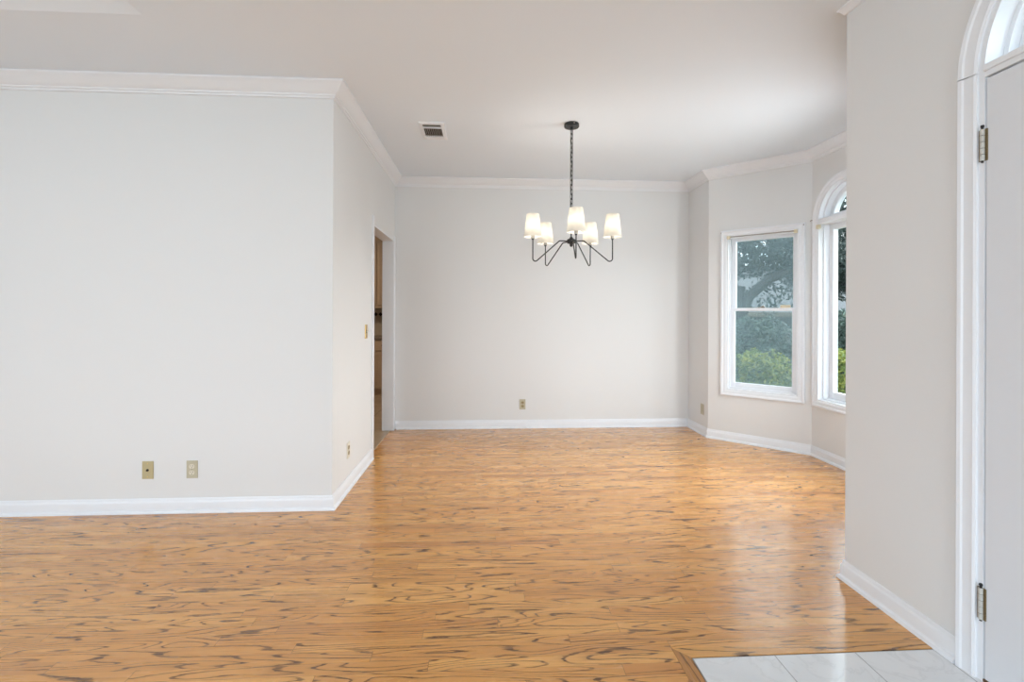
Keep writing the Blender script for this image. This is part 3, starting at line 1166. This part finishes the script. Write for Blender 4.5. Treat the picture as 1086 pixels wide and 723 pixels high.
# brass light switch
loc, rz = frame_at(8, 5.311 - 4.035, 1.113)
t = thing('light_switch', 'brass toggle light switch plate on the side wall beside the kitchen doorway', 'light switch', loc, rz)
bm = bmesh.new()
box(bm, -0.035, 0.035, 0.0, 0.006, -0.058, 0.058, 0.0025)
link('cover_plate', bm, M['brass'], t)
bm = bmesh.new()
box(bm, -0.006, 0.006, 0.004, 0.0075, -0.013, 0.013, 0.001)
link('switch_slot', bm, M['dark'], t)
bm = bmesh.new()
v8 = box(bm, -0.0045, 0.0045, 0.006, 0.022, -0.005, 0.005, 0.0015)
for v in bm.verts:
    v.co.z += (v.co.y - 0.006) * 0.6
link('toggle', bm, M['plate_white'], t)
for dz in (-0.031, 0.031):
    bm = bmesh.new()
    lathe(bm, [(0, 0), (0.0032, 0), (0.0032, 0.0012), (0, 0.0016)], 10, cap=False)
    o = link('screw', bm, M['brass'], t, True)
    o.location = (0, 0.006, dz)
    o.rotation_euler = (R(-90), 0, 0)

# ------------------------------------------------------------------ kitchen beyond the doorway
KX0, KX1, KY0, KY1 = -3.6, -1.095, 3.28, 8.03
bm = bmesh.new()
box(bm, KX0, -1.0185, 4.30, 5.236, -0.03, 0.0)
box(bm, KX0, KX1 - 0.001, 5.236, KY1, -0.03, 0.0)
box(bm, KX0, KX1 - 0.001, KY0 + 0.001, 4.30, -0.03, 0.0)
struct(link('floor_kitchen', bm, M['kitchen_tile']))
bm = bmesh.new()
box(bm, KX1, KX1 + 0.115, 5.4315, KY1 + 0.12, -0.03, H)
struct(link('wall_kitchen_right', bm, M['kitchen_wall']))
bm = bmesh.new()
box(bm, KX0 - 0.12, KX1, KY1, KY1 + 0.12, -0.03, H)
struct(link('wall_kitchen_back', bm, M['kitchen_wall']))
bm = bmesh.new()
box(bm, KX0 - 0.12, KX0, KY0 + 0.001, KY1, -0.03, H)
struct(link('wall_kitchen_left', bm, M['kitchen_wall']))
bm = bmesh.new()
box(bm, KX0 - 0.12, KX1 + 0.115, 5.4405, KY1 + 0.12, H, H + 0.12)
struct(link('ceiling_kitchen', bm, M['ceiling']))
bm = bmesh.new()
box(bm, KX0, KX1 - 0.001, 7.69, KY1 - 0.001, 2.535, H - 0.001)
struct(link('trim_3', bm, paint('brown_soffit', (0.20, 0.14, 0.09), 0.6)))
CBX0, CBX1 = -2.50, -1.30


def panel_door(bm, x0, x1, y, z0, z1, fr=0.055):
    """frame-and-panel door whose face looks towards -y"""
    box(bm, x0, x0 + fr, y - 0.020, y, z0, z1, 0.002)
    box(bm, x1 - fr, x1, y - 0.020, y, z0, z1, 0.002)
    box(bm, x0 + fr, x1 - fr, y - 0.019, y, z0, z0 + fr, 0.002)
    box(bm, x0 + fr, x1 - fr, y - 0.019, y, z1 - fr, z1, 0.002)
    box(bm, x0 + fr - 0.004, x1 - fr + 0.004, y - 0.012, y - 0.002, z0 + fr - 0.004, z1 - fr + 0.004)


def pull(x, y, z, parent):
    bm = bmesh.new()
    tube(bm, fillet([(x - 0.04, y), (x - 0.04, y - 0.026), (x + 0.04, y - 0.026), (x + 0.04, y)], [0.012, 0.012], 5) and
         [(q.x, q.y, z) for q in fillet([(x - 0.04, y), (x - 0.04, y - 0.026), (x + 0.04, y - 0.026), (x + 0.04, y)], [0.012, 0.012], 5)], 0.005, 8)
    link('handle', bm, M['black'], parent, True)


bc = thing('base_cabinet', 'light wood kitchen base cabinet with drawers seen through the doorway', 'cabinet', (CBX0, 7.43, 0))
wdt = CBX1 - CBX0
bm = bmesh.new()
box(bm, 0, wdt, 0.0, 0.58, 0.10, 0.855)
link('body', bm, M['cabinet'], bc)
bm = bmesh.new()
box(bm, 0.0, wdt, 0.035, 0.55, 0.0, 0.10)
link('toe_kick', bm, M['cabinet'], bc)
for k in range(3):
    a, b_ = k * wdt / 3 + 0.008, (k + 1) * wdt / 3 - 0.008
    bm = bmesh.new()
    box(bm, a, b_, -0.020, -0.0005, 0.695, 0.845, 0.003)
    d = link('drawer', bm, M['cabinet'], bc)
    pull((a + b_) / 2 - 0.02, -0.020, 0.775, d)
    bm = bmesh.new()
    panel_door(bm, a, b_, -0.0005, 0.115, 0.680)
    link('door', bm, M['cabinet'], bc)
bm = bmesh.new()
box(bm, CBX0 - 0.02, CBX1 + 0.02, 7.395, KY1 - 0.002, 0.857, 0.897, 0.006)
o = link('worktop', bm, M['granite'])
tag(o, 'dark speckled stone kitchen worktop seen through the doorway', 'worktop')
uc = thing('wall_cabinet', 'light wood kitchen wall cabinet above the worktop seen through the doorway', 'cabinet', (CBX0, 7.70, 1.345))
bm = bmesh.new()
box(bm, 0, wdt, 0.0, 0.328, 0.0, 1.045)
link('body', bm, M['cabinet'], uc)
for k in range(3):
    a, b_ = k * wdt / 3 + 0.008, (k + 1) * wdt / 3 - 0.008
    bm = bmesh.new()
    panel_door(bm, a, b_, -0.0005, 0.045, 1.035)
    link('door', bm, M['cabinet'], uc)
bm = bmesh.new()
sweep(bm, [(0, 0.0), (wdt, 0.0)], False, [(0, 1.047), (0.0, 1.185), (-0.05, 1.185), (-0.05, 1.16), (-0.03, 1.11), (-0.022, 1.07), (-0.022, 1.047)],
      lambda p, q: Vector((p[0], p[1], q)))
link('cornice', bm, M['cabinet'], uc)
bm = bmesh.new()
box(bm, CBX0 - 0.02, CBX1 + 0.02, KY1 - 0.012, KY1 - 0.0005, 0.898, 1.344)
sp_ = struct(link('trim_4', bm, paint('beige_backsplash', (0.46, 0.38, 0.28), 0.3, 0.0, 12, 0.1)))
for k in range(16):
    bm = bmesh.new()
    cx_ = CBX0 + 0.04 + k * 0.075
    prism(bm, [[(cx_ - 0.034, 1.245), (cx_, 1.211), (cx_ + 0.034, 1.245), (cx_, 1.279)]],
          lambda p: Vector((p[0], KY1 - 0.0135, p[1])), lambda p: Vector((p[0], KY1 - 0.011, p[1])))
    link('diamond_tile', bm, M['dark'], sp_)
bm = bmesh.new()
box(bm, -1.665, -1.595, KY1 - 0.019, KY1 - 0.0125, 1.04, 1.155, 0.002)
o = link('switch_plate', bm, M['plate_white'])
tag(o, 'pale switch plate on the kitchen backsplash seen through the doorway', 'switch plate')
kl = bpy.data.lights.new('kitchen_fill_light', 'AREA')  # unseen lamp added to brighten the kitchen, no fixture modelled
kl.shape = 'DISK'
kl.size = 0.4
kl.energy = 25
kl.color = (1.0, 0.86, 0.70)
ko = bpy.data.objects.new('kitchen_fill_light', kl)
C.objects.link(ko)
ko.location = (-2.3, 5.9, H - 0.03)

# ------------------------------------------------------------------ garden outside the bay
GZ = -0.45


def polar(az, d, z=GZ):
    return Vector((d * math.sin(R(az)), d * math.cos(R(az)), z))


bm = bmesh.new()
bmesh.ops.create_grid(bm, x_segments=30, y_segments=30, size=45)
for v in bm.verts:
    v.co = Vector((v.co.x + 12, v.co.y + 12, GZ - 0.02 + 0.04 * noise.noise(v.co * 0.3)))
struct(link('ground', bm, M['grass'], recalc=False))


def leaves(name, pts, nrm, size, material, parent, rng):
    """a mass of small folded leaves at the given points"""
    n = len(pts)
    t = rng.normal(size=(n, 3))
    nn = nrm + 0.7 * rng.normal(size=(n, 3))
    nn /= np.linalg.norm(nn, axis=1)[:, None] + 1e-9
    u = np.cross(nn, t)
    u /= np.linalg.norm(u, axis=1)[:, None] + 1e-9
    v = np.cross(nn, u)
    s = size * rng.uniform(0.6, 1.3, size=(n, 1))
    p0 = pts - u * s
    p2 = pts + u * s
    p1 = pts + v * s * 0.42 + nn * s * 0.15
    p3 = pts - v * s * 0.42 + nn * s * 0.15
    co = np.stack([p0, p1, p2, p3], 1).reshape(-1, 3)
    me = bpy.data.meshes.new(name)
    me.vertices.add(4 * n)
    me.vertices.foreach_set('co', co.ravel())
    me.loops.add(4 * n)
    me.loops.foreach_set('vertex_index', np.arange(4 * n, dtype=np.int32))
    me.polygons.add(n)
    me.polygons.foreach_set('loop_start', np.arange(0, 4 * n, 4, dtype=np.int32))
    me.update(calc_edges=True)
    me.materials.append(material)
    o = bpy.data.objects.new(name, me)
    C.objects.link(o)
    if parent:
        o.parent = parent
    return o


def blob(rng, n, c, r, fill=0.35, boxy=False):
    d = rng.normal(size=(n, 3))
    d /= (np.abs(d) ** 3.2).sum(1)[:, None] ** (1 / 3.2) if boxy else np.linalg.norm(d, axis=1)[:, None]
    lump = 1 + 0.16 * np.sin(d[:, :1] * 5 + c[0] * 3) * np.cos(d[:, 1:2] * 6 + c[1]) + 0.10 * np.sin(d[:, 2:3] * 9 + c[0])
    k = 1 - fill * rng.random((n, 1)) ** 2
    return np.array(c) + d * np.array(r) * k * lump, d


rng = np.random.default_rng(11)


def shrub(label, az, d, w, top, mtl, size, n, cat='shrub', group=None):
    base = polar(az, d)
    t = thing('garden_shrub', label, cat, base, R(-az), group)
    h = top - GZ
    bm = bmesh.new()
    for k in range(7):
        a = k * 0.9
        tube(bm, [(0.05 * math.cos(a), 0.05 * math.sin(a), -0.03), (0.2 * w * math.cos(a), 0.2 * w * math.sin(a), h * 0.35),
                  (0.34 * w * math.cos(a + .3), 0.34 * w * math.sin(a + .3), h * 0.72)], [0.018, 0.012, 0.005], 6)
    link('stems', bm, M['bark'], t, True)
    p, q = blob(rng, n, (0, 0, h * 0.54), (w * 0.5, w * 0.5, h * 0.44), 0.35, True)
    leaves('foliage', p, q, size, mtl, t, rng)
    return t


for az, d, w, tp, lab in ((24.0, 7.3, 0.66, 0.72, 'low light green shrub outside, left of the bay sash window'),
                          (30.8, 7.4, 0.70, 0.72, 'low light green shrub at the bottom of the bay sash window'),
                          (37.8, 7.3, 0.70, 0.80, 'yellow green shrub at the bottom of the arched window'),
                          (44.6, 7.3, 0.66, 0.74, 'low light green shrub right of the arched window view')):
    shrub(lab, az, d, w, tp, M['leaf_bright'], 0.032, 5600)
for az, d, w, tp, lab in ((22.0, 9.9, 1.06, 1.25, 'dark blue green bush behind low hedge, left of sash window'),
                          (30.4, 9.8, 1.12, 1.14, 'dark blue green bush filling the middle of the bay sash window'),
                          (38.8, 9.8, 1.10, 1.25, 'dark blue green bush behind the yellow green shrub in the arched window'),
                          (47.2, 9.8, 1.06, 1.3, 'dark blue green bush right of the arched window view')):
    shrub(lab, az, d, w, tp, M['leaf_dark'], 0.045, 9000)


def tree(label, az, d, trunk, limbs, clumps, size):
    base = polar(az, d)
    t = thing('garden_tree', label, 'tree', base, R(-az))
    bm = bmesh.new()
    tube(bm, trunk[0], trunk[1], 12)
    for pts, rad in limbs:
        tube(bm, pts, rad, 9)
    link('trunk', bm, M['bark'], t, True)
    P, Q = [], []
    for c, r, n in clumps:
        p, q = blob(rng, n, c, r, 0.6)
        P.append(p)
        Q.append(q)
    leaves('foliage', np.concatenate(P), np.concatenate(Q), size, M['leaf_tree'], t, rng)
    return t


# local axes of a tree: x to the right as seen from the room, y away from it
tree('old tree with a leaning grey branch seen through the bay sash window', 28.6, 13.0,
     ([(-0.02, 0, -0.1), (0.0, 0, 0.8), (-0.06, 0, 1.7), (-0.02, 0, 2.4)], [0.22, 0.17, 0.15, 0.14]),
     [([(-0.04, 0, 1.5), (0.2, -0.05, 2.15), (0.62, -0.1, 2.55), (1.1, -0.1, 2.75), (1.7, 0, 3.0)], [0.13, 0.12, 0.11, 0.09, 0.06]),
      ([(-0.05, 0, 2.2), (-0.4, 0.1, 3.0), (-0.8, 0.1, 3.6)], [0.12, 0.09, 0.05]),
      ([(0.95, -0.1, 2.68), (1.22, 0, 2.3), (1.3, 0.1, 1.6), (1.28, 0.1, 0.9)], [0.05, 0.045, 0.04, 0.04])],
     [((0.5, 0.3, 3.55), (1.5, 1.1, 0.85), 5200), ((1.2, 0.2, 3.3), (1.0, 0.9, 0.7), 2600), ((-0.9, 0.2, 3.3), (1.1, 0.9, 1.0), 5200),
      ((0.2, 0.9, 2.95), (1.1, 0.4, 0.35), 700), ((1.35, 0.3, 2.75), (0.55, 0.6, 0.45), 900), ((-0.45, 0.5, 2.2), (0.35, 0.4, 0.5), 350), ((0.75, 0.4, 2.2), (0.6, 0.4, 0.5), 330)], 0.06)
tree('dark leafy tree seen through the arched window', 38.4, 16.6,
     ([(0, 0, -0.1), (0.05, 0, 1.2), (0.0, 0, 2.6)], [0.16, 0.13, 0.10]),
     [([(0.0, 0, 2.0), (0.5, 0, 3.0)], [0.08, 0.04]), ([(0.0, 0, 2.3), (-0.5, 0.1, 3.1)], [0.08, 0.04])],
     [((0.0, 0, 3.9), (1.5, 1.0, 1.6), 9000), ((0.1, 0.2, 2.6), (0.7, 0.6, 0.6), 1200)], 0.08)
tree('dark tree standing left of the bay sash window view', 17.5, 16.8,
     ([(0, 0, -0.1), (0.05, 0, 1.2), (0.0, 0, 2.8)], [0.16, 0.13, 0.10]),
     [([(0.0, 0, 2.0), (0.5, 0, 3.0)], [0.08, 0.04])],
     [((0.0, 0, 3.3), (1.5, 1.2, 1.4), 5200)], 0.08)

# neighbouring house across the garden
hs = thing('neighbour_house', 'grey house with a pale shingle roof behind the garden trees', 'house', polar(33, 23), R(-33))
bm = bmesh.new()
box(bm, -8, 8, 0, 7, -0.05, 1.75)
link('walls', bm, M['siding'], hs)
bm = bmesh.new()
prism(bm, [[(-0.6, 1.75), (3.5, 4.1), (7.6, 1.75)]], lambda p: Vector((-8.5, p[0], p[1])), lambda p: Vector((8.5, p[0], p[1])))
link('roof', bm, M['shingle'], hs)
bm = bmesh.new()
box(bm, -8.5, 8.5, -0.68, -0.60, 1.62, 1.80)
link('eave_board', bm, M['eave'], hs)
for xx in (-5.0, 2.6):
    bm = bmesh.new()
    rect_frame(bm, xx, xx + 0.9, 0.35, 1.45, 0.08, 0.08, 0.08, 0.08, -0.06, 0.0)
    wf = link('window', bm, M['trim'], hs)
    bm = bmesh.new()
    box(bm, xx + 0.07, xx + 0.83, -0.03, -0.02, 0.42, 1.38)
    link('pane', bm, M['duct'], wf)


# ------------------------------------------------------------------ portals guide daylight sampling through the windows
def portal(i, s0, s1, z0, z1):
    l = bpy.data.lights.new('daylight_portal', 'AREA')
    l.shape = 'RECTANGLE'
    l.size = s1 - s0
    l.size_y = z1 - z0
    l.cycles.is_portal = True
    o = bpy.data.objects.new('daylight_portal', l)
    C.objects.link(o)
    q = Vv[i] + Tn[i] * ((s0 + s1) / 2) - Nn[i] * (THICK[i] + 0.02)
    o.location = (q.x, q.y, (z0 + z1) / 2)
    o.rotation_euler = Vector((-Nn[i].x, -Nn[i].y, 0)).to_track_quat('Z', 'Y').to_euler()


portal(5, *WIN_L)
portal(3, *WIN_R)
portal(4, AC - AR, AC + AR, AB, ASP + AR)
portal(0, DC - DR, DC + DR, DSP, DSP + DR)
portal(11, 0.7, 3.0, 0.35, 2.35)
portal(11, 4.23, 6.53, 0.35, 2.35)
portal(10, 4.4, 6.2, 0.35, 2.25)
